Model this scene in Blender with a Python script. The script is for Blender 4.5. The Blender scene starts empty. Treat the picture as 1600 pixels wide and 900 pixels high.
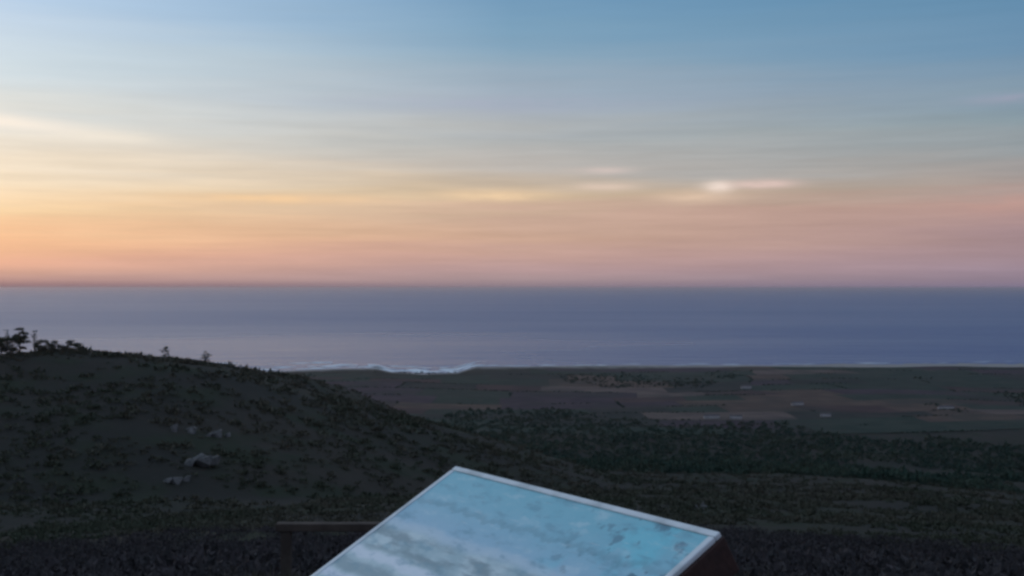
import bpy, math, random
import numpy as np

random.seed(7)
rng = np.random.default_rng(11)
scene = bpy.context.scene
COL = scene.collection
SEA = -300.0
F = 1900.0          # focal length in pixels of a 1600 px wide frame
LEVEL = 449.5       # row of the camera's eye level in that frame

# ------------------------------------------------------------------ camera
cam_d = bpy.data.cameras.new("camera")
cam_d.sensor_width = 36.0
cam_d.lens = 36.0 * F / 1600.0
cam_d.clip_start = 0.05
cam_d.clip_end = 600000.0
cam = bpy.data.objects.new("camera", cam_d)
COL.objects.link(cam)
EYE = 1.65
cam.location = (0, 0, EYE)
cam.rotation_euler = (math.radians(90.0) - math.atan((450 - LEVEL) / F), 0, 0)
scene.camera = cam

# ------------------------------------------------------------------ helpers for colour
def lin(c):
    c = c / 255.0
    return c / 12.92 if c <= 0.04045 else ((c + 0.055) / 1.055) ** 2.4

def srgb(r, g, b):
    return (lin(r), lin(g), lin(b), 1.0)

# ------------------------------------------------------------------ world: dusk sky
SUN_AZ = math.radians(-38.0)      # heading of the sunset, left of the frame
SUN_EL = math.radians(1.0)
world = bpy.data.worlds.new("World")
scene.world = world
world.use_nodes = True
nt = world.node_tree
nt.nodes.clear()
N, L = nt.nodes, nt.links

def wn(kind, **kw):
    n = N.new(kind)
    for k, v in kw.items():
        setattr(n, k, v)
    return n

def wmath(op, a, b=None, c=None, clamp=False):
    n = wn("ShaderNodeMath", operation=op, use_clamp=clamp)
    for i, v in enumerate((a, b, c)):
        if v is None:
            continue
        if isinstance(v, (int, float)):
            n.inputs[i].default_value = v
        else:
            L.new(v, n.inputs[i])
    return n.outputs[0]

tc = wn("ShaderNodeTexCoord")
nrm = wn("ShaderNodeVectorMath", operation="NORMALIZE")
L.new(tc.outputs["Generated"], nrm.inputs[0])
sep = wn("ShaderNodeSeparateXYZ")
L.new(nrm.outputs[0], sep.inputs[0])
X_, Y_, Z_ = sep.outputs
elev = wmath("MULTIPLY", wmath("ARCSINE", Z_), 180 / math.pi)          # degrees
az = wmath("MULTIPLY", wmath("ARCTAN2", X_, Y_), 180 / math.pi)        # degrees, 0 = north, + = east
# angle from the sunset, 0..180
d = wmath("ABSOLUTE", wmath("SUBTRACT", az, math.degrees(SUN_AZ)))
sun_ang = wmath("MINIMUM", d, wmath("SUBTRACT", 360.0, d))

# long thin streaks of high cloud: noise stretched along the horizon
cmb = wn("ShaderNodeCombineXYZ")
L.new(wmath("MULTIPLY", az, 0.035), cmb.inputs[0])
L.new(wmath("MULTIPLY", elev, 0.55), cmb.inputs[1])
nz = wn("ShaderNodeTexNoise")
nz.inputs["Scale"].default_value = 1.0
nz.inputs["Detail"].default_value = 5.0
nz.inputs["Roughness"].default_value = 0.5
L.new(cmb.outputs[0], nz.inputs["Vector"])
streak = wmath("SUBTRACT", nz.outputs[0], 0.5)
low = wn("ShaderNodeMapRange")
low.inputs["From Min"].default_value = 0.0
low.inputs["From Max"].default_value = 2.0
L.new(elev, low.inputs["Value"])
elev_w = wmath("ADD", elev, wmath("MULTIPLY", wmath("MULTIPLY", streak, 3.2), low.outputs[0]))
t_el = wmath("DIVIDE", wmath("ADD", elev_w, 1.0), 50.0, clamp=True)

def elev_of(y):
    return math.degrees(math.atan((LEVEL - y) / F))

def ramp(stops, high):
    """stops: (row in the 1600x900 frame, sRGB); high: (elevation degrees, sRGB)"""
    n = wn("ShaderNodeValToRGB")
    n.color_ramp.interpolation = "LINEAR"
    pts = [((elev_of(y) + 1.0) / 50.0, c) for y, c in stops] + [((e + 1.0) / 50.0, c) for e, c in high]
    pts.sort(key=lambda p: p[0])
    el = n.color_ramp.elements
    while len(el) < len(pts):
        el.new(0.5)
    for e, (p, c) in zip(el, pts):
        e.position = min(max(p, 0.0), 1.0)
        e.color = srgb(*c)
    L.new(t_el, n.inputs[0])
    return n.outputs[0]

ramp_left = ramp([(452, (126, 106, 118)), (447, (134, 110, 119)), (439, (178, 144, 140)), (428, (204, 164, 152)), (405, (232, 178, 150)), (380, (250, 198, 156)), (340, (250, 216, 172)),
                  (295, (253, 232, 202)), (245, (238, 228, 212)), (190, (226, 229, 226)), (120, (212, 226, 234)),
                  (50, (198, 218, 238)), (0, (186, 212, 238))],
                 [(22, (186, 206, 228)), (34, (184, 200, 222)), (49, (174, 190, 216))])
ramp_mid = ramp([(452, (130, 116, 132)), (447, (142, 126, 138)), (440, (170, 148, 152)), (425, (186, 156, 156)), (400, (200, 164, 155)), (370, (206, 170, 150)), (335, (206, 174, 156)),
                 (305, (208, 184, 156)), (265, (192, 185, 179)), (215, (180, 183, 184)), (160, (166, 178, 192)), (100, (144, 172, 193)),
                 (40, (126, 164, 192)), (0, (116, 157, 190))],
                [(22, (122, 158, 192)), (34, (150, 174, 204)), (49, (168, 186, 214))])
ramp_right = ramp([(452, (128, 118, 146)), (440, (146, 130, 146)), (425, (160, 140, 153)), (400, (166, 142, 150)), (365, (172, 144, 146)), (335, (184, 152, 146)),
                   (305, (170, 157, 153)), (265, (156, 160, 163)), (215, (140, 158, 168)), (150, (130, 155, 176)), (80, (110, 148, 179)),
                   (0, (94, 140, 175))],
                  [(22, (106, 146, 182)), (34, (134, 162, 196)), (49, (162, 182, 212))])
ramp_anti = ramp([(452, (112, 116, 146)), (400, (134, 128, 156)), (300, (158, 142, 164)), (200, (150, 150, 176)), (0, (122, 146, 178))],
                 [(22, (128, 150, 184)), (34, (142, 162, 196)), (49, (162, 182, 212))])

def mix(fac, a, b):
    n = wn("ShaderNodeMix", data_type="RGBA")
    if isinstance(fac, (int, float)):
        n.inputs[0].default_value = fac
    else:
        L.new(fac, n.inputs[0])
    for sock, v in ((n.inputs[6], a), (n.inputs[7], b)):
        if isinstance(v, tuple):
            sock.default_value = v
        else:
            L.new(v, sock)
    return n.outputs[2]

def mrange(v, a, b, smooth=True):
    n = wn("ShaderNodeMapRange")
    n.interpolation_type = "SMOOTHSTEP" if smooth else "LINEAR"
    n.inputs["From Min"].default_value = a
    n.inputs["From Max"].default_value = b
    L.new(v, n.inputs["Value"])
    return n.outputs[0]

S0 = -math.degrees(SUN_AZ)
ang_l, ang_m, ang_r = S0 - 22.8, S0, S0 + 22.8
col = mix(mrange(sun_ang, ang_l, ang_m, False), ramp_left, ramp_mid)
col = mix(mrange(sun_ang, ang_m, ang_r, False), col, ramp_right)
col = mix(mrange(sun_ang, ang_r, 165.0), col, ramp_anti)

# thin level layers of cloud low in the sky, a little brighter or duller than the air between them
cm3 = wn("ShaderNodeCombineXYZ")
L.new(wmath("MULTIPLY", az, 0.11), cm3.inputs[0])
L.new(wmath("MULTIPLY", elev, 1.7), cm3.inputs[1])
nb = wn("ShaderNodeTexNoise")
nb.inputs["Scale"].default_value = 1.0
nb.inputs["Detail"].default_value = 6.0
nb.inputs["Roughness"].default_value = 0.6
L.new(cm3.outputs[0], nb.inputs["Vector"])
amp = wmath("MULTIPLY", mrange(elev, 0.0, 0.6), wmath("SUBTRACT", 1.0, wmath("MULTIPLY", mrange(elev, 5.0, 11.0), 0.75)))
gain = wmath("ADD", 1.0, wmath("MULTIPLY", wmath("MULTIPLY", wmath("SUBTRACT", nb.outputs[0], 0.5), 0.42), amp))
sc_ = wn("ShaderNodeVectorMath", operation="SCALE")
L.new(col, sc_.inputs[0]); L.new(gain, sc_.inputs["Scale"])
col = sc_.outputs[0]

# wisps of cloud lit from below the horizon: soft, each with its own heading, elevation and spread
def az_of(x):
    return math.degrees(math.atan((x - 800) / F))

fine = wn("ShaderNodeTexNoise")
fine.inputs["Scale"].default_value = 1.0
fine.inputs["Detail"].default_value = 4.0
cm2 = wn("ShaderNodeCombineXYZ")
L.new(wmath("MULTIPLY", az, 0.5), cm2.inputs[0])
L.new(wmath("MULTIPLY", elev, 2.6), cm2.inputs[1])
L.new(cm2.outputs[0], fine.inputs["Vector"])
fine_m = mrange(fine.outputs[0], 0.34, 0.62)

def wisp(c, x, y, wx, wy, strength, tilt=0.0, ragged=0.6):
    da = wmath("SUBTRACT", az, az_of(x))
    de = wmath("SUBTRACT", wmath("SUBTRACT", elev, elev_of(y)), wmath("MULTIPLY", da, tilt))
    qa = wmath("POWER", wmath("DIVIDE", da, wx * 0.03), 2.0)
    qe = wmath("POWER", wmath("DIVIDE", de, wy * 0.03), 2.0)
    g = wmath("EXPONENT", wmath("MULTIPLY", wmath("ADD", qa, qe), -1.0))
    g = wmath("MULTIPLY", g, wmath("ADD", 1.0 - ragged, wmath("MULTIPLY", fine_m, ragged)))
    return mix(wmath("MULTIPLY", g, strength), col, c)

col = wisp(srgb(255, 244, 230), -15, 208, 135, 12, 1.0, -0.085, 0.12)
col = wisp(srgb(250, 240, 224), 170, 226, 80, 13, 0.55, -0.05, 0.4)
col = wisp(srgb(255, 214, 166), 430, 313, 150, 7, 0.75, 0, 0.4)
col = wisp(srgb(250, 216, 176), 775, 306, 76, 8, 0.95, 0, 0.4)
col = wisp(srgb(232, 208, 192), 945, 292, 46, 6, 0.75, 0, 0.4)
col = wisp(srgb(220, 202, 196), 942, 267, 44, 5, 0.70, 0, 0.4)
col = wisp(srgb(255, 236, 224), 1122, 295, 22, 9, 1.0, 0, 0.35)
col = wisp(srgb(235, 205, 180), 1085, 308, 56, 10, 0.75, 0, 0.4)
col = wisp(srgb(238, 208, 200), 1192, 291, 46, 7, 0.85, 0, 0.4)
col = wisp(srgb(176, 180, 200), 760, 162, 230, 13, 0.40)
col = wisp(srgb(206, 158, 148), 1590, 326, 90, 18, 0.40)
col = wisp(srgb(172, 166, 188), 1590, 176, 70, 8, 0.45)
col = wisp(srgb(240, 190, 170), 200, 412, 260, 9, 0.30)

sky = wn("ShaderNodeTexSky")
sky.sky_type = "NISHITA"
sky.sun_disc = False
sky.sun_elevation = SUN_EL
sky.sun_rotation = SUN_AZ
sky_s = wn("ShaderNodeVectorMath", operation="SCALE")
L.new(sky.outputs[0], sky_s.inputs[0])
sky_s.inputs["Scale"].default_value = 0.10
col = mix(0.06, col, sky_s.outputs[0])
bg = wn("ShaderNodeBackground")
L.new(col, bg.inputs["Color"])
bg.inputs["Strength"].default_value = 1.0
out = wn("ShaderNodeOutputWorld")
L.new(bg.outputs[0], out.inputs["Surface"])

# ------------------------------------------------------------------ the last sun
sun_d = bpy.data.lights.new("sun", "SUN")
sun_d.energy = 0.10
sun_d.angle = math.radians(4.0)
sun_d.color = (1.0, 0.62, 0.40)
sun = bpy.data.objects.new("sun", sun_d)
COL.objects.link(sun)
# light travels along the lamp's -Z: from the sunset towards the scene
sun.rotation_euler = (math.radians(90) - SUN_EL, 0, math.pi - SUN_AZ)
sun.location = (-30, 40, 20)

scene.view_settings.view_transform = "Standard"
scene.view_settings.look = "None"
scene.view_settings.exposure = 0.0
scene.view_settings.gamma = 1.0
scene.view_settings.use_curve_mapping = False
scene.cycles.use_denoising = True
scene.cycles.filter_width = 2.8
scene.cycles.max_bounces = 6

# ------------------------------------------------------------------ material helpers
class Mat:
    def __init__(self, name):
        self.m = bpy.data.materials.new(name)
        self.m.use_nodes = True
        self.t = self.m.node_tree
        self.t.nodes.clear()
        self.out = self.n("ShaderNodeOutputMaterial")
        self.b = self.n("ShaderNodeBsdfPrincipled")
        self.t.links.new(self.b.outputs[0], self.out.inputs[0])
    def n(self, kind, **kw):
        x = self.t.nodes.new(kind)
        for k, v in kw.items():
            setattr(x, k, v)
        return x
    def l(self, a, b):
        self.t.links.new(a, b)
    def set(self, sock, v):
        s = self.b.inputs[sock]
        if hasattr(v, "is_linked") or hasattr(v, "node"):
            self.l(v, s)
        else:
            s.default_value = v
    def math(self, op, a, b=None, clamp=False):
        x = self.n("ShaderNodeMath", operation=op, use_clamp=clamp)
        for i, v in enumerate((a, b)):
            if v is None:
                continue
            if isinstance(v, (int, float)):
                x.inputs[i].default_value = v
            else:
                self.l(v, x.inputs[i])
        return x.outputs[0]
    def coord(self, kind="Object", scale=(1, 1, 1)):
        c = self.n("ShaderNodeTexCoord")
        mp = self.n("ShaderNodeMapping")
        mp.inputs["Scale"].default_value = scale
        self.l(c.outputs[kind], mp.inputs[0])
        return mp.outputs[0]
    def noise(self, vec, scale, detail=4, rough=0.55):
        x = self.n("ShaderNodeTexNoise")
        x.inputs["Scale"].default_value = scale
        x.inputs["Detail"].default_value = detail
        x.inputs["Roughness"].default_value = rough
        self.l(vec, x.inputs["Vector"])
        return x.outputs[0]
    def rng(self, v, a, b, c=0.0, d=1.0):
        x = self.n("ShaderNodeMapRange")
        x.interpolation_type = "SMOOTHSTEP"
        for k, q in zip(("From Min", "From Max", "To Min", "To Max"), (a, b, c, d)):
            x.inputs[k].default_value = q
        self.l(v, x.inputs["Value"])
        return x.outputs[0]
    def mix(self, fac, a, b):
        x = self.n("ShaderNodeMix", data_type="RGBA")
        for s, v in ((x.inputs[0], fac), (x.inputs[6], a), (x.inputs[7], b)):
            if isinstance(v, (int, float)):
                s.default_value = v
            elif isinstance(v, tuple):
                s.default_value = v if len(v) == 4 else v + (1.0,)
            else:
                self.l(v, s)
        return x.outputs[2]
    def bump(self, h, strength, dist):
        x = self.n("ShaderNodeBump")
        x.inputs["Strength"].default_value = strength
        x.inputs["Distance"].default_value = dist
        self.l(h, x.inputs["Height"])
        self.l(x.outputs[0], self.b.inputs["Normal"])

def field_mat(name, c1, c2):
    m = Mat(name)
    v = m.coord()
    f = m.rng(m.noise(v, 0.011, 6, .62), 0.38, 0.62)
    c = m.mix(f, c1, c2)
    c = m.mix(m.rng(m.noise(v, 0.004, 5, .6), 0.46, 0.66, 0.0, 0.7), c, (0.030, 0.034, 0.027))
    c = m.mix(m.rng(m.noise(m.coord("Object", (0.004, 0.03, 1)), 1.0, 4), 0.52, 0.7, 0.0, 0.5), c, (0.070, 0.050, 0.042))
    m.set("Base Color", c); m.set("Roughness", 0.95); m.set("Specular IOR Level", 0.1)
    return m.m

def rough_mat(name, c1, c2, scale, rough=0.85, c3=None, spec=0.2):
    m = Mat(name)
    v = m.coord()
    f = m.rng(m.noise(v, scale), 0.35, 0.65)
    c = m.mix(f, c1, c2)
    if c3:
        c = m.mix(m.rng(m.noise(v, scale * 4.3), 0.48, 0.7), c, c3)
    m.set("Base Color", c)
    m.set("Roughness", rough)
    m.set("Specular IOR Level", spec)
    return m.m

# ------------------------------------------------------------------ terrain shape
def _hash(ix, iy, s):
    h = (ix.astype(np.int64) * 374761393 + iy.astype(np.int64) * 668265263 + s * 982451653) & 0xFFFFFFFF
    h = ((h ^ (h >> 13)) * 1274126177) & 0xFFFFFFFF
    return ((h ^ (h >> 16)) & 0xFFFFFF) / float(0xFFFFFF)

def vnoise(x, y, s=0):
    x = np.asarray(x, float); y = np.asarray(y, float)
    ix, iy = np.floor(x), np.floor(y)
    fx, fy = x - ix, y - iy
    fx = fx * fx * (3 - 2 * fx); fy = fy * fy * (3 - 2 * fy)
    a = _hash(ix, iy, s); b = _hash(ix + 1, iy, s); c = _hash(ix, iy + 1, s); e = _hash(ix + 1, iy + 1, s)
    return (a + (b - a) * fx) * (1 - fy) + (c + (e - c) * fx) * fy - 0.5

def fbm(x, y, wl, octv=3, s=0):
    t = 0; a = 1.0
    for k in range(octv):
        t = t + a * vnoise(np.asarray(x) / wl + 13.7 * k, np.asarray(y) / wl + 5.1 * k, s + k)
        wl *= 0.5; a *= 0.5
    return t

MAIN_R = np.array([0, 4, 6, 9, 13, 25, 60, 150, 400, 800, 1300, 1900, 2400, 3300, 4700, 8000], float)
MAIN_Z = np.array([0, 0, -.12, -.7, -1.75, -4.3, -11.5, -28, -70, -128, -195, -270, -283, -290, -298, -312], float)
RIDGE = np.array([(-900, 380, 4), (-500, 430, -9), (-320, 480, -22), (-222, 522, -28.0), (-199, 540, -26.5), (-180, 620, -35),
                  (-153, 800, -56), (-142, 950, -74), (-141, 1150, -103), (-142, 1400, -144), (-127, 1700, -190), (-44, 2100, -250), (0, 2400, -290)], float)
COAST_PX = np.array([-3000, 300, 440, 520, 590, 610, 660, 715, 745, 900, 1200, 1400, 1600, 4000], float)
COAST_Y = np.array([575, 577, 580, 577, 575.5, 581, 583.5, 582, 572.5, 572, 570, 568, 565, 563], float)

def coast_dist(px):
    y = np.interp(px, COAST_PX, COAST_Y)
    return (EYE - SEA) * F / (y - LEVEL)

def RIDGE_X(y):
    return np.interp(y, RIDGE[:, 1], RIDGE[:, 0])

def spur(x, y):
    best = np.full(np.shape(x), -1e9)
    for a, b in zip(RIDGE[:-1], RIDGE[1:]):
        dx, dy = b[0] - a[0], b[1] - a[1]
        t = np.clip(((x - a[0]) * dx + (y - a[1]) * dy) / (dx * dx + dy * dy), 0, 1)
        dist = np.hypot(x - a[0] - t * dx, y - a[1] - t * dy)
        steep = np.interp(a[1] + dy * t, [560, 800], [0.17, 0.36])
        zz = a[2] + (b[2] - a[2]) * t - steep * (np.sqrt(dist * dist + 14 ** 2) - 14)
        best = np.maximum(best, zz)
    return best - 0.18 * np.maximum(0, x + 140) * np.clip((y - 300) / 200, 0, 1)

def smax(a, b, k):
    h = np.clip(0.5 + 0.5 * (a - b) / k, 0, 1)
    return b * (1 - h) + a * h + k * h * (1 - h)

def ground_z(x, y):
    x = np.asarray(x, float); y = np.asarray(y, float)
    r = np.hypot(x, y)
    z = np.interp(r, MAIN_R, MAIN_Z)
    back = np.clip((-y / np.maximum(r, 1e-3) + 0.1) / 0.9, 0, 1)      # behind: the hill's flat top
    z = z * (1 - 0.9 * back)
    rough = np.clip((r - 7) / 60.0, 0, 1)
    rough2 = np.clip((r - 60) / 300.0, 0, 1) * np.clip((2100 - r) / 500.0, 0.0, 1)
    z = z + fbm(x, y, 26, 3, 1) * 0.9 * rough + fbm(x, y, 150, 3, 5) * 10.0 * rough2
    s = spur(x, y) + fbm(x, y, 40, 3, 9) * 1.2 + fbm(x, y * 0.7, 95, 2, 15) * 6.0 * np.clip(np.abs(x - RIDGE_X(y)) / 90.0, 0, 1)
    z = np.where(y > 60, smax(z, s, 6.0), z)
    z = z + fbm(x, y, 1100, 2, 21) * 9.0 * np.clip((r - 2000) / 700, 0, 1) * np.clip((4600 - r) / 900, 0, 1)
    z = z + fbm(x, y, 1.7, 2, 31) * 0.12 * np.clip((r - 6) / 6, 0, 1) * np.clip((60 - r) / 30, 0, 1)
    px = 800 + F * x / np.maximum(y, 1.0)
    cd = coast_dist(px) + fbm(px, px * 0 + 3, 60, 3, 41) * 60
    shore = SEA + np.clip((cd - y) * 0.03, -12, 400)
    z = np.where(y > 2500, np.minimum(z, shore), z)
    return z

def gz(x, y):
    return float(ground_z(np.array([x]), np.array([y]))[0])

def new_mesh(name, verts, faces, mat=None, smooth=False):
    me = bpy.data.meshes.new(name)
    verts = np.asarray(verts, np.float32).reshape(-1, 3)
    faces = np.asarray(faces, np.int32)
    k = faces.shape[1]
    me.vertices.add(len(verts)); me.vertices.foreach_set("co", verts.ravel())
    me.loops.add(faces.size); me.loops.foreach_set("vertex_index", faces.ravel())
    me.polygons.add(len(faces))
    me.polygons.foreach_set("loop_start", np.arange(0, faces.size, k, dtype=np.int32))
    me.polygons.foreach_set("loop_total", np.full(len(faces), k, np.int32))
    if smooth:
        me.polygons.foreach_set("use_smooth", np.ones(len(faces), bool))
    me.update(calc_edges=True)
    if mat:
        me.materials.append(mat)
    return me

def link(name, me, parent=None, kind=None, label=None, cat=None, group=None, loc=None):
    o = bpy.data.objects.new(name, me)
    COL.objects.link(o)
    if parent is not None:
        o.parent = parent
    if loc is not None:
        o.location = loc
    for k, v in (("kind", kind), ("label", label), ("category", cat), ("group", group)):
        if v:
            o[k] = v
    return o

# ------------------------------------------------------------------ sea
sm = Mat("sea_water")
v = sm.coord("Object")
swell = sm.noise(sm.coord("Object", (0.0016, 0.006, 1)), 1.0, 6, 0.6)
slick = sm.noise(sm.coord("Object", (0.00012, 0.00045, 1)), 1.0, 5, 0.55)
sm.set("Base Color", sm.mix(slick, (0.012, 0.042, 0.175), (0.016, 0.048, 0.190)))
dv = sm.n("ShaderNodeVectorMath", operation="DISTANCE")
sm.l(v, dv.inputs[0]); dv.inputs[1].default_value = (-1150, 5900, SEA)
lee = sm.rng(sm.math("ADD", dv.outputs["Value"], sm.math("MULTIPLY", slick, 2500.0)), 600.0, 5600.0, 0.14, 0.0)   # calm lee water off the headland
sm.set("Roughness", sm.math("SUBTRACT", sm.rng(slick, 0.25, 0.75, 0.30, 0.37), lee))
sm.set("IOR", 1.333)
sm.bump(swell, 0.5, 60.0)
ang = np.radians(np.arange(0, 360, 1.5))
rr = np.array([2500, 3200, 4000, 5000, 7000, 10000, 16000, 28000, 60000, 120000, 250000.0])
sv = np.array([(r * math.sin(a), r * math.cos(a), SEA) for r in rr for a in ang])
na = len(ang)
sf = [(i * na + j, i * na + (j + 1) % na, (i + 1) * na + (j + 1) % na, (i + 1) * na + j) for i in range(len(rr) - 1) for j in range(na)]
sea = link("sea", new_mesh("sea", sv, np.array(sf)[:, ::-1], sm.m, True), kind="structure",
           label="calm dusk sea stretching to the horizon")

# ------------------------------------------------------------------ terrain sheet
tm = Mat("heath_ground")
v = tm.coord("Object")
big = tm.noise(v, 0.0042, 5)
mid = tm.noise(v, 0.035, 5)
sml = tm.noise(v, 0.7, 5, 0.65)
c = tm.mix(tm.rng(big, 0.38, 0.62), (0.022, 0.022, 0.018), (0.036, 0.031, 0.024))
c = tm.mix(tm.rng(mid, 0.45, 0.66), c, (0.022, 0.028, 0.016))
c = tm.mix(tm.rng(sml, 0.5, 0.74), c, (0.032, 0.029, 0.024))
geo = tm.n("ShaderNodeNewGeometry")
sp = tm.n("ShaderNodeSeparateXYZ"); tm.l(geo.outputs["Position"], sp.inputs[0])
sand = tm.rng(sp.outputs[2], SEA + 1.0, SEA + 4.5, 1.0, 0.0)
c = tm.mix(sand, c, (0.30, 0.27, 0.24))
tm.set("Base Color", c)
tm.set("Roughness", 0.95)
tm.set("Specular IOR Level", 0.1)
hsum = tm.math("ADD", tm.math("MULTIPLY", sml, 0.25), tm.math("MULTIPLY", mid, 2.0))
tm.bump(hsum, 0.8, 1.0)

a_front = np.arange(-42, 42.001, 0.17)
a_side = np.concatenate([np.arange(44, 316, 3.0)])
angs = np.radians(np.concatenate([a_front, a_side]))
nA = len(angs)
R = np.concatenate([[0.6], np.exp(np.linspace(math.log(2.0), math.log(7500), 380))])
AA, RR = np.meshgrid(angs, R)
TX, TY = RR * np.sin(AA), RR * np.cos(AA)
TZ = ground_z(TX, TY)
tv = np.stack([TX, TY, TZ], -1).reshape(-1, 3)
i, j = np.meshgrid(np.arange(len(R) - 1), np.arange(nA), indexing="ij")
j2 = (j + 1) % nA
tf = np.stack([i * nA + j, (i + 1) * nA + j, (i + 1) * nA + j2, i * nA + j2], -1).reshape(-1, 4)
c0 = len(tv)
tv = np.vstack([tv, [[0, 0, 0]]])
tf = tf[:, ::-1]
me = new_mesh("hillside", tv, tf, tm.m, True)
ground = link("ground", me, kind="structure", label="dark heath hillside falling away to the coastal plain")

# ------------------------------------------------------------------ fields of the coastal plain (pieces of the ground)
FIELD_MATS = [
    field_mat("field_stubble", (0.070, 0.046, 0.036), (0.105, 0.068, 0.050)),
    field_mat("field_plough", (0.046, 0.027, 0.026), (0.068, 0.040, 0.036)),
    field_mat("field_pasture", (0.018, 0.031, 0.022), (0.032, 0.044, 0.031)),
    field_mat("field_scrub", (0.020, 0.024, 0.020), (0.034, 0.032, 0.027)),
    field_mat("field_pale", (0.090, 0.062, 0.054), (0.132, 0.094, 0.076)),
    field_mat("field_heather", (0.040, 0.027, 0.034), (0.060, 0.040, 0.046)),
]
rows = np.array([2380, 2520, 2660, 2800, 2960, 3120, 3290, 3470, 3660, 3860, 4070, 4290, 4500], float)
field_rects = []
for k in range(len(rows) - 1):
    x = -900.0 - rng.uniform(0, 200)
    while x < 0.48 * rows[k] + 300:
        w = rng.uniform(130, 380)
        field_rects.append((x, x + w, rows[k], rows[k + 1], k))
        x += w
def jit(x, y):
    return (x + 70 * fbm(x, y, 400, 2, 77), y + 0.07 * (x - 500) * np.sin(y / 310.0) + 190 * fbm(x, y, 520, 2, 78))
n_f = 0
for (x0, x1, y0, y1, k) in field_rects:
    xm, ym = (x0 + x1) / 2, (y0 + y1) / 2
    px = 800 + F * xm / ym
    if px < 430 or px > 1720:
        continue
    if y1 > coast_dist(px) - 170:
        continue
    u = rng.random()
    row_y = LEVEL + F * 292 / ym
    if row_y > 655:
        w = [.0, .08, .42, .40, .0, .10]
    elif row_y > 630:
        w = [.24, .18, .14, .10, .16, .18] if px > 1050 else [.08, .2, .25, .37, .0, .1]
    else:
        w = [.14, .22, .20, .16, .04, .24]
    if 1260 < px < 1420 and row_y < 608:
        w = [0, 0, .9, .1, 0, 0]
    if 1430 < px < 1570 and 630 < row_y < 672:
        w = [.7, 0, 0, 0, .3, 0]
    mat = FIELD_MATS[int(rng.choice(6, p=np.array(w) / sum(w)))]
    g = 0.5
    nx, ny = 10, 6
    U, V = np.meshgrid(np.linspace(x0 + g, x1 - g, nx), np.linspace(y0 + g, y1 - g, ny))
    JX, JY = jit(U, V)
    JZ = ground_z(JX, JY) + 1.1
    idx = np.arange(nx * ny).reshape(ny, nx)
    ff = np.stack([idx[:-1, :-1], idx[:-1, 1:], idx[1:, 1:], idx[1:, :-1]], -1).reshape(-1, 4)
    link("field", new_mesh("field", np.stack([JX, JY, JZ], -1).reshape(-1, 3), ff, mat, True), parent=ground)
    n_f += 1

# ------------------------------------------------------------------ leaf clumps
def clumps(centres, sizes, n_leaf, leaf, squash=0.8, seed=1, up=0.5):
    """triangular leaf sprays spread through an uneven dome at each centre -> verts, faces"""
    g = np.random.default_rng(seed)
    nC = len(centres)
    M = nC * n_leaf
    dirs = g.normal(size=(M, 3)); dirs /= np.linalg.norm(dirs, axis=1)[:, None]
    dirs[:, 2] = np.abs(dirs[:, 2])
    rad = g.uniform(0.35, 1.0, M) ** 0.6
    C = np.repeat(centres, n_leaf, 0); S = np.repeat(sizes, n_leaf)
    lob = 0.75 + 0.5 * np.abs(np.sin(dirs[:, 0] * 4 + C[:, 0] * 3.1) * np.cos(dirs[:, 1] * 4 + C[:, 1] * 2.3))
    P = C + dirs * (rad * lob * S)[:, None] * np.array([1, 1, squash])
    a = g.normal(size=(M, 3)) + dirs * 0.8; a /= np.linalg.norm(a, axis=1)[:, None]
    a[:, 2] += up; a /= np.linalg.norm(a, axis=1)[:, None]
    b = np.cross(a, g.normal(size=(M, 3))); b /= np.linalg.norm(b, axis=1)[:, None]
    ls = (leaf * S * g.uniform(0.6, 1.4, M))[:, None]
    v0 = P - b * ls * 0.5; v1 = P + b * ls * 0.5; v2 = P + a * ls * 1.6
    V = np.stack([v0, v1, v2], 1).reshape(-1, 3)
    return V, np.arange(M * 3).reshape(-1, 3)

leaf_dark = rough_mat("leaf_dark", (0.044, 0.052, 0.030), (0.072, 0.064, 0.042), 0.012, 0.8, (0.074, 0.064, 0.044))
leaf_heath = rough_mat("leaf_heath", (0.038, 0.035, 0.034), (0.056, 0.045, 0.046), 0.5, 0.9, (0.064, 0.052, 0.048))
leaf_wood = rough_mat("leaf_wood", (0.018, 0.046, 0.030), (0.042, 0.060, 0.036), 0.012, 0.85)
bark = rough_mat("bark", (0.050, 0.040, 0.030), (0.085, 0.070, 0.055), 6.0, 0.9)

# low heath and gorse on the near slope and on the facing spur
def scatter(n, r0, r1, a0, a1, seed, thr=-0.12):
    g = np.random.default_rng(seed)
    a = np.radians(g.uniform(a0, a1, n)); r = np.exp(g.uniform(math.log(r0), math.log(r1), n))
    x, y = r * np.sin(a), r * np.cos(a)
    keep = fbm(x, y, 35, 3, 55) + 0.35 * fbm(x, y, 6, 2, 57) > thr
    x, y, r = x[keep], y[keep], r[keep]
    return np.stack([x, y, ground_z(x, y)], -1), r, g

pts, r, g = scatter(11500, 9, 110, -28, 28, 3, -1)
V, Fc = clumps(pts - [0, 0, 0.03], np.clip(0.018 * r, 0.16, 0.6) * g.uniform(0.6, 1.5, len(r)), 72, 0.14, 0.75, 4)
link("heather", new_mesh("heather", V, Fc, leaf_heath), kind="stuff", label="dark low heather covering the near slope", cat="heather")
pts, r, g = scatter(36000, 60, 1500, -32, 32, 5, -0.16)
V, Fc = clumps(pts - [0, 0, 0.1], np.clip(0.0030 * r, 0.3, 1.9) * np.clip(g.lognormal(0, .5, len(r)), .35, 1.9), 26, 0.34, 0.55, 6)
link("gorse", new_mesh("gorse", V, Fc, leaf_dark), kind="stuff", label="dark gorse scrub scattered over the hillside and spur", cat="gorse")

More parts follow.
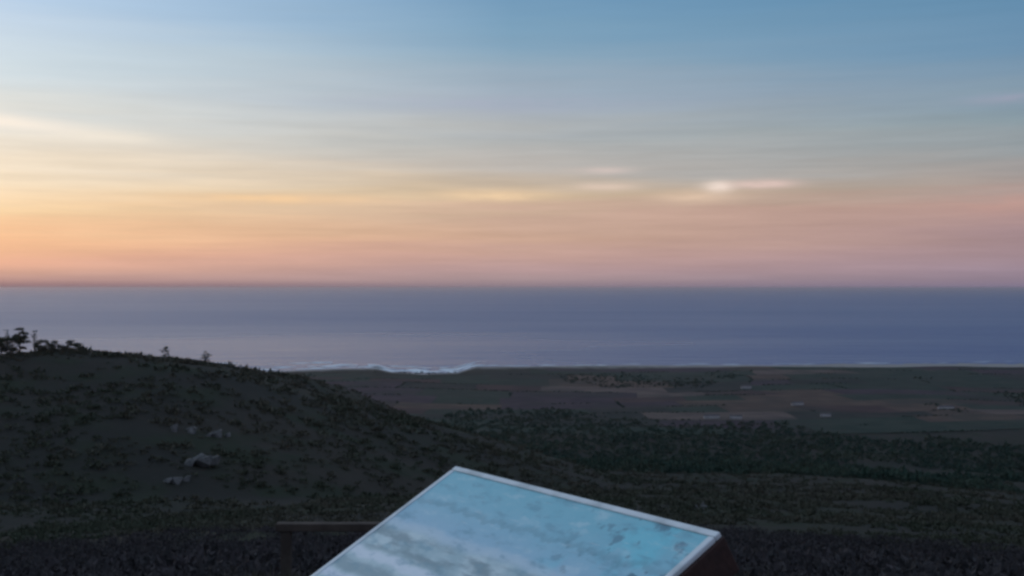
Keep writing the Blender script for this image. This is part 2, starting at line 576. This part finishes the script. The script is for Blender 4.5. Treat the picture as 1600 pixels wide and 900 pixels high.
# grass blades along the brow
pts, r, g = scatter(15000, 8, 45, -32, 32, 8, -0.3)
n_b = 9
M = len(pts) * n_b
B = np.repeat(pts, n_b, 0) + np.c_[g.normal(0, .09, M), g.normal(0, .09, M), np.full(M, -.02)]
h = g.uniform(.10, .34, M); th = g.uniform(0, 6.28, M); lean = g.normal(0, .10, (M, 2))
w = 0.006 + 0.0004 * np.repeat(r, n_b)
side = np.c_[np.cos(th), np.sin(th), np.zeros(M)] * w[:, None]
V = np.stack([B - side, B + side, B + np.c_[lean, h]], 1).reshape(-1, 3)
grass_m = rough_mat("dry_grass", (0.048, 0.046, 0.028), (0.080, 0.068, 0.042), 0.6, 0.8, (0.040, 0.048, 0.024))
link("rough_grass", new_mesh("rough_grass", V, np.arange(M * 3).reshape(-1, 3), grass_m), kind="stuff", label="rough dry grass growing among the heather", cat="grass")

# woods, hedges and copses of the valley and plain
g = np.random.default_rng(21)
wp = []
n = 34000
yy = np.exp(g.uniform(math.log(1050), math.log(4300), n)); xx = g.uniform(-0.42, 0.48, n) * yy
dens = fbm(xx, yy * 0.6, 330, 3, 61)
ry = LEVEL + F * 290 / yy
thr = np.interp(yy, [1050, 1250, 1650, 1900, 2080, 2400, 2650, 3000, 4500], [.35, .0, -.30, -.40, -.4, -.06, .24, .34, .42])
k = dens > thr
pts_w = np.c_[xx[k], yy[k]]
hed = []
for (x0, x1, y0, y1, kk) in field_rects:
    for t in np.arange(0, 1, 5.0 / (x1 - x0)):
        if fbm(np.array([x0 + t * (x1 - x0)]), np.array([y0 * 1.0]), 150, 2, 71)[0] > 0.12:
            hed.append(jit(np.array(x0 + t * (x1 - x0)), np.array(y0)))
    for t in np.arange(0, 1, 6.0 / (y1 - y0)):
        if vnoise(np.array(x0 / 90), np.array(y0 / 140 + t), 72) > 0.30:
            hed.append(jit(np.array(x0), np.array(y0 + t * (y1 - y0))))
hed = np.array([(float(a), float(b)) for a, b in hed])
hed = hed + g.normal(0, 2.2, hed.shape)
hpx = 800 + F * hed[:, 0] / hed[:, 1]
hed = hed[(hpx > 420) & (hpx < 1750) & (hed[:, 1] < coast_dist(hpx) - 180)]
P2 = np.vstack([pts_w, hed])
sz = np.concatenate([np.clip(3.4 * g.lognormal(0, .38, len(pts_w)), 1.6, 8.5), g.uniform(0.8, 3.2, len(hed)) ])
C3 = np.c_[P2, ground_z(P2[:, 0], P2[:, 1]) + 0.6]
V, Fc = clumps(C3, sz, 28, 0.42, 1.1, 22)
link("valley_wood", new_mesh("valley_wood", V, Fc, leaf_wood), kind="stuff", label="dark woods and hedges massed over the valley and plain", cat="woodland")

# ------------------------------------------------------------------ surf along the shore
foam = rough_mat("foam", (0.80, 0.82, 0.82), (0.60, 0.64, 0.66), 0.02, 0.7)
wet = Mat("wet_sand"); wet.set("Base Color", (0.22, 0.20, 0.19, 1)); wet.set("Roughness", 0.18)
def shore_strip(px0, px1, off, width, seed, z, cut):
    ps = np.arange(px0, px1, 1.0)
    cd = coast_dist(ps) + fbm(ps, ps * 0 + 3, 60, 3, 41) * 60
    mid_ = cd + off + fbm(ps, ps * 0, 34, 3, seed) * 60
    w_ = width * np.clip(0.55 + 1.9 * fbm(ps, ps * 0, 26, 2, seed + 4) - cut, 0, 2)
    D0, D1 = mid_ - w_, mid_ + w_
    u = (ps - 800) / F
    V = np.concatenate([np.stack([u * D0, D0, np.full_like(u, z)], -1), np.stack([u * D1, D1, np.full_like(u, z)], -1)])
    nP = len(ps)
    f = [(a, a + 1, nP + a + 1, nP + a) for a in range(nP - 1) if w_[a] > 1.0 or w_[a + 1] > 1.0]
    return V, f
VV, FF, base = [], [], 0
for args in [(560, 760, 70, 60, 101, SEA + .5, -.1), (575, 750, 190, 40, 103, SEA + .56, .0), (590, 760, 310, 26, 105, SEA + .62, .05),
             (300, 600, 60, 26, 107, SEA + .5, .1), (320, 560, 190, 30, 109, SEA + .5, .12), (330, 520, 420, 30, 113, SEA + .5, .2),
             (740, 1640, 45, 16, 111, SEA + .5, .15)]:
    V_, f_ = shore_strip(*args)
    VV.append(V_); FF += [tuple(q + base for q in t) for t in f_]; base += len(V_)
link("surf", new_mesh("surf", np.concatenate(VV), np.array(FF), foam), kind="stuff", label="pale broken surf lines along the shore of the bay", cat="surf")

# ------------------------------------------------------------------ trees on the spur
def tube(path, radii, sides=7):
    V, Fc = [], []
    for q, (p, r_) in enumerate(zip(path, radii)):
        for s in range(sides):
            t = 2 * math.pi * s / sides
            V.append((p[0] + r_ * math.cos(t), p[1] + r_ * math.sin(t), p[2]))
    for q in range(len(path) - 1):
        for s in range(sides):
            Fc.append((q * sides + s, q * sides + (s + 1) % sides, (q + 1) * sides + (s + 1) % sides, (q + 1) * sides + s))
    return V, Fc

def at_ground(px, D):
    x = (px - 800) / F * D
    return x, D, gz(x, D)

def ridge_depth(px):
    """depth along a heading at which the ground stands highest in view"""
    D = np.linspace(380, 900, 260)
    x = (px - 800) / F * D
    z = ground_z(x, D)
    return float(D[np.argmax((z - EYE) / D)])

def tree(name, px, top_row, width_px, crown_frac, label, cat, seed, group=None, dens=1.0):
    g = np.random.default_rng(seed)
    D = ridge_depth(px)
    x, y, z = at_ground(px, D)
    H = max((EYE - D * (top_row - LEVEL) / F) - z, 1.2)
    W = width_px / F * D
    root = link(name, None, label=label, cat=cat, group=group, loc=(x, y, z - 0.1))
    ch = H * crown_frac
    cz = H - ch / 2
    V, Fc = [], []
    def add(p, r_):
        b = len(V)
        v_, f_ = tube(p, r_)
        V.extend(v_); Fc.extend([tuple(q + b for q in t) for t in f_])
    lean = g.normal(0, 0.05 * H, 2)
    trunk_p = [(0, 0, -0.2), (lean[0] * .3, lean[1] * .3, H * .3), (lean[0] * .7, lean[1] * .7, H * .6), (lean[0], lean[1], H * .9)]
    r0 = 0.035 * H
    add(trunk_p, [r0, r0 * .75, r0 * .5, r0 * .12])
    tips = []
    for q in range(7):
        hh = H - ch * g.uniform(.45, .95)
        t = hh / H
        b = np.array([lean[0] * t, lean[1] * t, hh])
        th = q * 2.4 + g.uniform(0, .6)
        e = b + np.array([math.cos(th) * W * .42, math.sin(th) * W * .42, ch * g.uniform(-.10, .40)])
        m_ = (b + e) / 2 + np.array([0, 0, -.03 * H])
        add([tuple(b), tuple(m_), tuple(e)], [r0 * .34, r0 * .22, r0 * .06])
        tips.append(e)
    link("trunk", new_mesh("trunk", V, np.array(Fc), bark, True), parent=root)
    cs, ss = [], []
    for e in tips + [np.array([lean[0], lean[1], H * .86])]:
        for _ in range(int(5 * dens) + 1):
            q = e + g.normal(0, 1, 3) * np.array([W * .14, W * .14, ch * .13])
            q[2] = min(max(q[2], H - ch), H - 0.10 * ch)
            cs.append(q); ss.append(g.uniform(.14, .24) * min(W, ch * 1.2))
    V2, F2 = clumps(np.array(cs), np.array(ss), 46, 0.30, 0.85, seed + 1, up=0.1)
    link("crown", new_mesh("crown", V2, F2, leaf_dark), parent=root)
    return root

pxs = np.random.default_rng(91).uniform(-20, 470, 460)
rp = []
for q in pxs:
    D = ridge_depth(q) - abs(random.gauss(0, 9))
    rp.append(at_ground(q, D))
rp = np.array(rp)
V, Fc = clumps(rp, np.random.default_rng(92).uniform(.5, 1.4, len(rp)), 60, 0.3, 0.9, 93)
link("ridge_scrub", new_mesh("ridge_scrub", V, Fc, leaf_dark), kind="stuff", label="dark scrub growing along the skyline of the spur", cat="scrub")

GRP = "trees along the ridge of the spur"
tree("tree", 31, 512, 21, .80, "round-crowned dark tree standing clear on the left ridge against the sea", "tree", 31, GRP, 1.4)
tree("tree", 54, 512, 8, .62, "slim dark tree just right of the round-crowned one on the ridge", "tree", 42, GRP, .4)
tree("tree", 11, 513, 8, .62, "slim dark tree left of the round-crowned one near the frame edge", "tree", 53, GRP, .4)
tree("shrub", 3, 529, 36, .96, "broad dark bush on the ridge cut by the left frame edge", "shrub", 64, None, 1.2)
tree("shrub", 70, 532, 26, .96, "broad dark bush on the ridge right of the trees", "shrub", 75, None, 1.2)
tree("shrub", 110, 533, 28, .96, "low spreading dark bush on the highest point of the ridge", "shrub", 86, None, 1.3)
tree("shrub", 258, 541, 10, .8, "small dark bush alone halfway down the ridge line", "shrub", 97, None, .6)
tree("shrub", 322, 548, 10, .8, "small dark bush alone lower down the ridge line", "shrub", 98, None, .6)

# ------------------------------------------------------------------ pale rocks on the spur
rock_m = rough_mat("pale_rock", (0.11, 0.105, 0.10), (0.17, 0.16, 0.15), 0.4, 0.9, (0.06, 0.06, 0.055))
def depth_at(px, row, lo=30, hi=1500):
    D = np.exp(np.linspace(math.log(lo), math.log(hi), 600))
    x = (px - 800) / F * D
    rw = LEVEL - F * (ground_z(x, D) - EYE) / D
    k = np.argmax(rw <= row)
    return float(D[k])

def rock(px, row, wpx, hpx, label, seed):
    g = np.random.default_rng(seed)
    D = depth_at(px, row)
    x, y, z = at_ground(px, D)
    W = wpx / F * D / 2; Hh = hpx / F * D
    import bmesh
    root = link("rock_outcrop", None, label=label, cat="rock", group="pale rock outcrops on the hillside", loc=(x, y, z))
    for q in range(7):
        bm = bmesh.new()
        cx = g.uniform(-.8, .8) * W; cy = g.uniform(-.5, .5) * W
        sw = W * g.uniform(.26, .55) * (1.1 - .5 * abs(cx) / W); sh = Hh * g.uniform(.7, 1.5) * (1.1 - .6 * abs(cx) / W)
        pv = []
        for _ in range(13):
            dxy = g.uniform(-1, 1, 2)
            pv.append(bm.verts.new((cx + dxy[0] * sw, cy + dxy[1] * sw * .8, g.choice([-.6, .0, .7, 1.0]) * sh * g.uniform(.75, 1.05) + dxy[0] * sh * .25)))
        res = bmesh.ops.convex_hull(bm, input=pv)
        bmesh.ops.delete(bm, geom=[v_ for v_ in bm.verts if not v_.link_faces], context="VERTS")
        me_ = bpy.data.meshes.new("slab")
        bm.to_mesh(me_); bm.free(); me_.materials.append(rock_m)
        link("slab", me_, parent=root)

rock(320, 730, 62, 15, "largest pale rock outcrop on the dark left hillside", 3)
rock(285, 676, 50, 10, "wide low pale rock high on the left hillside", 5)
rock(345, 684, 40, 8, "low pale rock right of the wide one high on the left hillside", 8)
rock(275, 757, 46, 8, "low pale rock just below and left of the largest outcrop", 11)
rock(335, 866, 34, 12, "pale rock near the bottom of the left slope", 14)
rock(1096, 795, 20, 8, "small pale rock behind the right corner of the panel", 17)

# ------------------------------------------------------------------ farm buildings on the plain
wall_m = rough_mat("pale_render", (0.34, 0.31, 0.29), (0.42, 0.38, 0.35), 0.3, 0.9)
roof_m = rough_mat("dull_slate", (0.085, 0.075, 0.075), (0.12, 0.10, 0.095), 0.3, 0.8)
dark_m = rough_mat("dark_glass", (0.012, 0.014, 0.018), (0.02, 0.022, 0.026), 2.0, 0.15, None, 0.5)
def box_v(x0, x1, y0, y1, z0, z1):
    V = [(x0, y0, z0), (x1, y0, z0), (x1, y1, z0), (x0, y1, z0), (x0, y0, z1), (x1, y0, z1), (x1, y1, z1), (x0, y1, z1)]
    Fc = [(0, 3, 2, 1), (4, 5, 6, 7), (0, 1, 5, 4), (1, 2, 6, 5), (2, 3, 7, 6), (3, 0, 4, 7)]
    return V, Fc
def building(px, row, length, deep, high, rot, label):
    D = depth_at(px, row, 1700, 4500)
    x, y, z = at_ground(px, D)
    root = link("farm_building", None, label=label, cat="building", group="pale farm buildings on the plain", loc=(x, y, z + 0.4))
    root.rotation_euler = (0, 0, math.radians(rot))
    V, Fc = box_v(-length / 2, length / 2, -deep / 2, deep / 2, -2, high)
    link("wall", new_mesh("wall", V, np.array(Fc), wall_m), parent=root)
    e = .5; rh = deep * .36
    l2, d2 = length / 2 + e, deep / 2 + e
    V = [(-l2, -d2, high + .02), (l2, -d2, high + .02), (l2, d2, high + .02), (-l2, d2, high + .02), (-l2, 0, high + rh), (l2, 0, high + rh)]
    me_ = bpy.data.meshes.new("roof")
    me_.from_pydata(V, [], [(0, 1, 5, 4), (2, 3, 4, 5), (0, 4, 3), (1, 2, 5), (0, 3, 2, 1)])
    me_.materials.append(roof_m)
    link("roof", me_, parent=root)
    nw = max(2, int(length / 5))
    for q in range(nw):
        xx_ = -length / 2 + (q + .5) * length / nw
        V, Fc = box_v(xx_ - .6, xx_ + .6, -deep / 2 - .05, -deep / 2 + .1, high * .4, high * .4 + 1.5)
        link("window", new_mesh("window", V, np.array(Fc), dark_m), parent=root)
building(1112, 655, 34, 11, 6.5, 8, "long pale farm building at the left of the group on the plain")
building(1150, 656, 26, 10, 7.0, -12, "pale farm building right next to the leftmost long one")
building(1166, 608, 30, 12, 7, 5, "pale farm building standing alone nearest the shore")
building(1246, 634, 30, 11, 6.5, 15, "pale farm building beside the dark copse at mid plain")
building(1290, 652, 22, 10, 6, -6, "small pale farm building right of the group on the plain")
building(1478, 640, 36, 12, 6, 4, "long pale farm building among the tan fields at far right")

# ------------------------------------------------------------------ information panel
def bevel_box(x0, x1, y0, y1, z0, z1, b):
    import bmesh
    bm = bmesh.new()
    V, Fc = box_v(x0, x1, y0, y1, z0, z1)
    vs = [bm.verts.new(q) for q in V]
    for f in Fc:
        bm.faces.new([vs[q] for q in f])
    bmesh.ops.bevel(bm, geom=bm.edges[:], offset=b, segments=2, affect="EDGES", profile=0.5)
    me_ = bpy.data.meshes.new("part")
    bm.to_mesh(me_); bm.free()
    return me_

wd = 1.193; tilt = math.radians(30.0); ph_ = 0.80
TL = np.array([-0.1728, 3.73, 1.104]); TR = np.array([0.4655, 2.722, 1.104])
wdir = (TR - TL) / np.linalg.norm(TR - TL)
hdir = np.array([-wdir[1], wdir[0], 0])                       # level, away from the reader
mid_t = (TL + TR) / 2
root_xy = mid_t - hdir * (ph_ / 2 * math.cos(tilt))
zt = 1.104
gz0 = gz(root_xy[0], root_xy[1])
panel = link("information_panel", None, label="sloping blue information panel in a pale frame at the viewpoint", cat="information panel",
             loc=(root_xy[0], root_xy[1], gz0))
panel.rotation_euler = (0, 0, math.atan2(wdir[1], wdir[0]))
Hc = zt - gz0 - ph_ / 2 * math.sin(tilt)                      # centre height of the sloping face

wood = Mat("stained_timber")
v = wood.coord("Object", (1.5, 14, 14))
wood.set("Base Color", wood.mix(wood.rng(wood.noise(v, 3.0, 6), .3, .7), (0.026, 0.009, 0.006), (0.048, 0.017, 0.011)))
wood.set("Roughness", 0.7)
wood.bump(wood.noise(v, 5.0, 5), 0.4, 0.004)

alu = Mat("pale_frame_metal")
v = alu.coord()
alu.set("Base Color", alu.mix(alu.rng(alu.noise(v, 9.0, 5), .4, .7), (0.74, 0.77, 0.76), (0.50, 0.54, 0.53)))
alu.set("Roughness", alu.rng(alu.noise(v, 14.0, 4), .3, .7, .35, .6))
alu.set("Metallic", 0.15)

pr = Mat("printed_panel")
tcn = pr.n("ShaderNodeTexCoord"); s3 = pr.n("ShaderNodeSeparateXYZ"); pr.l(tcn.outputs["Object"], s3.inputs[0])
U, Vv = s3.outputs[0], s3.outputs[1]                          # U: -.6..+.6 along the top, V: -.4..+.4 up the slope
v3 = tcn.outputs["Object"]
wob = pr.math("MULTIPLY", pr.math("SUBTRACT", pr.noise(pr.coord("Object", (3.0, 0.8, 1)), 1.6, 4), 0.5), 0.07)
Ve = pr.math("ADD", Vv, wob)
def band(v0, v1, soft=.010):
    return pr.math("MULTIPLY", pr.rng(Ve, v0 - soft, v0 + soft), pr.rng(Ve, v1 + soft, v1 - soft))
right = pr.rng(U, .00, .45)
left = pr.rng(U, .30, -.10)
skyc = pr.mix(pr.rng(Vv, .08, .36), (0.36, 0.58, 0.70), (0.20, 0.56, 0.63))
blot = pr.rng(pr.noise(v3, 5.0, 4), .46, .62)
skyc = pr.mix(pr.math("MULTIPLY", pr.math("MULTIPLY", blot, right), .8), skyc, (0.16, 0.66, 0.74))
spots = pr.rng(pr.noise(v3, 17.0, 3), .57, .66)
skyc = pr.mix(pr.math("MULTIPLY", pr.math("MULTIPLY", spots, right), .9), skyc, (0.05, 0.18, 0.25))
landc = pr.mix(pr.rng(pr.noise(v3, 7.0, 5), .38, .62), (0.64, 0.76, 0.74), (0.40, 0.56, 0.57))
cc = pr.mix(pr.rng(Ve, .10, .15), landc, skyc)
cc = pr.mix(pr.math("MULTIPLY", band(.120, .152), .55), cc, (0.62, 0.74, 0.78))
gr = pr.rng(pr.noise(pr.coord("Object", (2.2, 9.0, 1)), 2.2, 4), .42, .58)
cc = pr.mix(pr.math("MULTIPLY", pr.math("MULTIPLY", gr, band(.025, .110, .02)), .8), cc, (0.16, 0.26, 0.28))
cc = pr.mix(pr.math("MULTIPLY", band(-.022, .014), pr.math("ADD", .35, pr.math("MULTIPLY", left, .6))), cc, (0.80, 0.86, 0.88))
cc = pr.mix(pr.math("MULTIPLY", band(-.085, -.040), .8), cc, (0.22, 0.34, 0.36))
cc = pr.mix(pr.math("MULTIPLY", band(-.125, -.095), pr.math("ADD", .2, pr.math("MULTIPLY", left, .7))), cc, (0.80, 0.84, 0.90))
mot = pr.noise(pr.coord("Object", (1.0, 2.6, 1)), 8.0, 6, .62)
cc = pr.mix(pr.rng(mot, .50, .68, 0.0, .6), cc, (0.09, 0.30, 0.38))
cc = pr.mix(pr.rng(mot, .46, .30, 0.0, .40), cc, (0.70, 0.84, 0.84))
skl = pr.math("ADD", Vv, pr.math("MULTIPLY", pr.math("SUBTRACT", pr.noise(pr.coord("Object", (9.0, 0.2, 1)), 1.5, 5), 0.5), 0.10))
cc = pr.mix(pr.math("MULTIPLY", pr.math("MULTIPLY", pr.rng(skl, .225, .235), pr.rng(skl, .262, .240)), .35), cc, (0.06, 0.22, 0.27))
scr = pr.rng(pr.noise(pr.coord("Object", (3.0, 40.0, 1)), 3.0, 4), .64, .70)
cc = pr.mix(pr.math("MULTIPLY", scr, .35), cc, (0.75, 0.80, 0.80))
dust = pr.rng(pr.noise(v3, 45.0, 6, .7), .52, .8)
cc = pr.mix(pr.math("MULTIPLY", dust, .22), cc, (0.55, 0.58, 0.58))
pr.set("Base Color", cc)
pr.set("Roughness", pr.rng(pr.noise(v3, 18.0, 5), .3, .7, .45, .62))
pr.set("Specular IOR Level", 0.35)
pr.set("Coat Weight", 0.7)
pr.set("Coat Roughness", 0.30)

def slope_part(name, x0, x1, y0, y1, z0, z1, mat, b=0.003):
    o = link(name, bevel_box(x0, x1, y0, y1, z0, z1, b), parent=panel)
    o.data.materials.append(mat)
    o.location = (0, 0, Hc)
    o.rotation_euler = (tilt, 0, 0)
    return o
w2, h2 = wd / 2, ph_ / 2
fr = 0.019
slope_part("printed_sheet", -w2 + fr - .004, w2 - fr + .004, -h2 + fr - .004, h2 - fr + .004, -0.010, -0.004, pr.m, .001)
slope_part("frame_rail", -w2, w2, h2 - fr, h2, -0.014, 0.0, alu.m)
slope_part("frame_rail", -w2, w2, -h2, -h2 + fr, -0.014, 0.0, alu.m)
slope_part("frame_rail", -w2 + .0, -w2 + fr, -h2 + fr + .001, h2 - fr - .001, -0.014, -0.0005, alu.m)
slope_part("frame_rail", w2 - fr, w2, -h2 + fr + .001, h2 - fr - .001, -0.014, -0.0005, alu.m)
slope_part("backing_board", -w2 - .004, w2 + .004, -h2 - .004, h2 + .004, -0.110, -0.0145, wood.m, .004)
for sx in (-1, 1):
    z1 = Hc - 0.118
    o = link("post", bevel_box(sx * .40 - .06, sx * .40 + .06, -.06, .06, -.35, z1, .006), parent=panel)
    o.data.materials.append(wood.m)

# ------------------------------------------------------------------ short timber rail beyond the panel
D_r = 11.0
rail_m = rough_mat("weathered_timber", (0.054, 0.040, 0.032), (0.088, 0.066, 0.052), 5.0, 0.9)
xl, xr = (432 - 800) / F * D_r, (640 - 800) / F * D_r
zl = EYE - D_r * (822 - LEVEL) / F
g0 = gz((xl + xr) / 2, D_r)
rail = link("timber_rail", None, label="low weathered timber rail on posts left of the information panel", cat="railing", loc=((xl + xr) / 2, D_r, g0))
hw = (xr - xl) / 2
o = link("rail", bevel_box(-hw, hw, -.06, .06, zl - g0 - .04, zl - g0 + .03, .008), parent=rail); o.data.materials.append(rail_m)
for sx in (-1, 1):
    o = link("post", bevel_box(sx * (hw - .09) - .045, sx * (hw - .09) + .045, -.045, .045, -.4, zl - g0 - .0405, .006), parent=rail)
    o.data.materials.append(rail_m)

# ------------------------------------------------------------------ haze over the sea and the plain
hz = bpy.data.materials.new("haze_air"); hz.use_nodes = True
ht = hz.node_tree; ht.nodes.clear()
ho = ht.nodes.new("ShaderNodeOutputMaterial"); hv = ht.nodes.new("ShaderNodeVolumePrincipled")
hv.inputs["Color"].default_value = (0.97, 0.86, 0.92, 1)
hv.inputs["Density"].default_value = 1.2e-5
hv.inputs["Anisotropy"].default_value = 0.74
ht.links.new(hv.outputs[0], ho.inputs["Volume"])
V, Fc = box_v(-260000, 260000, -260000, 260000, -330.0, 30.0)
link("haze", new_mesh("haze", V, np.array(Fc), hz), kind="stuff", label="thin dusk haze over the sea and plain", cat="haze")

print("fields", n_f, "tris", sum(len(m_.polygons) for m_ in bpy.data.meshes))
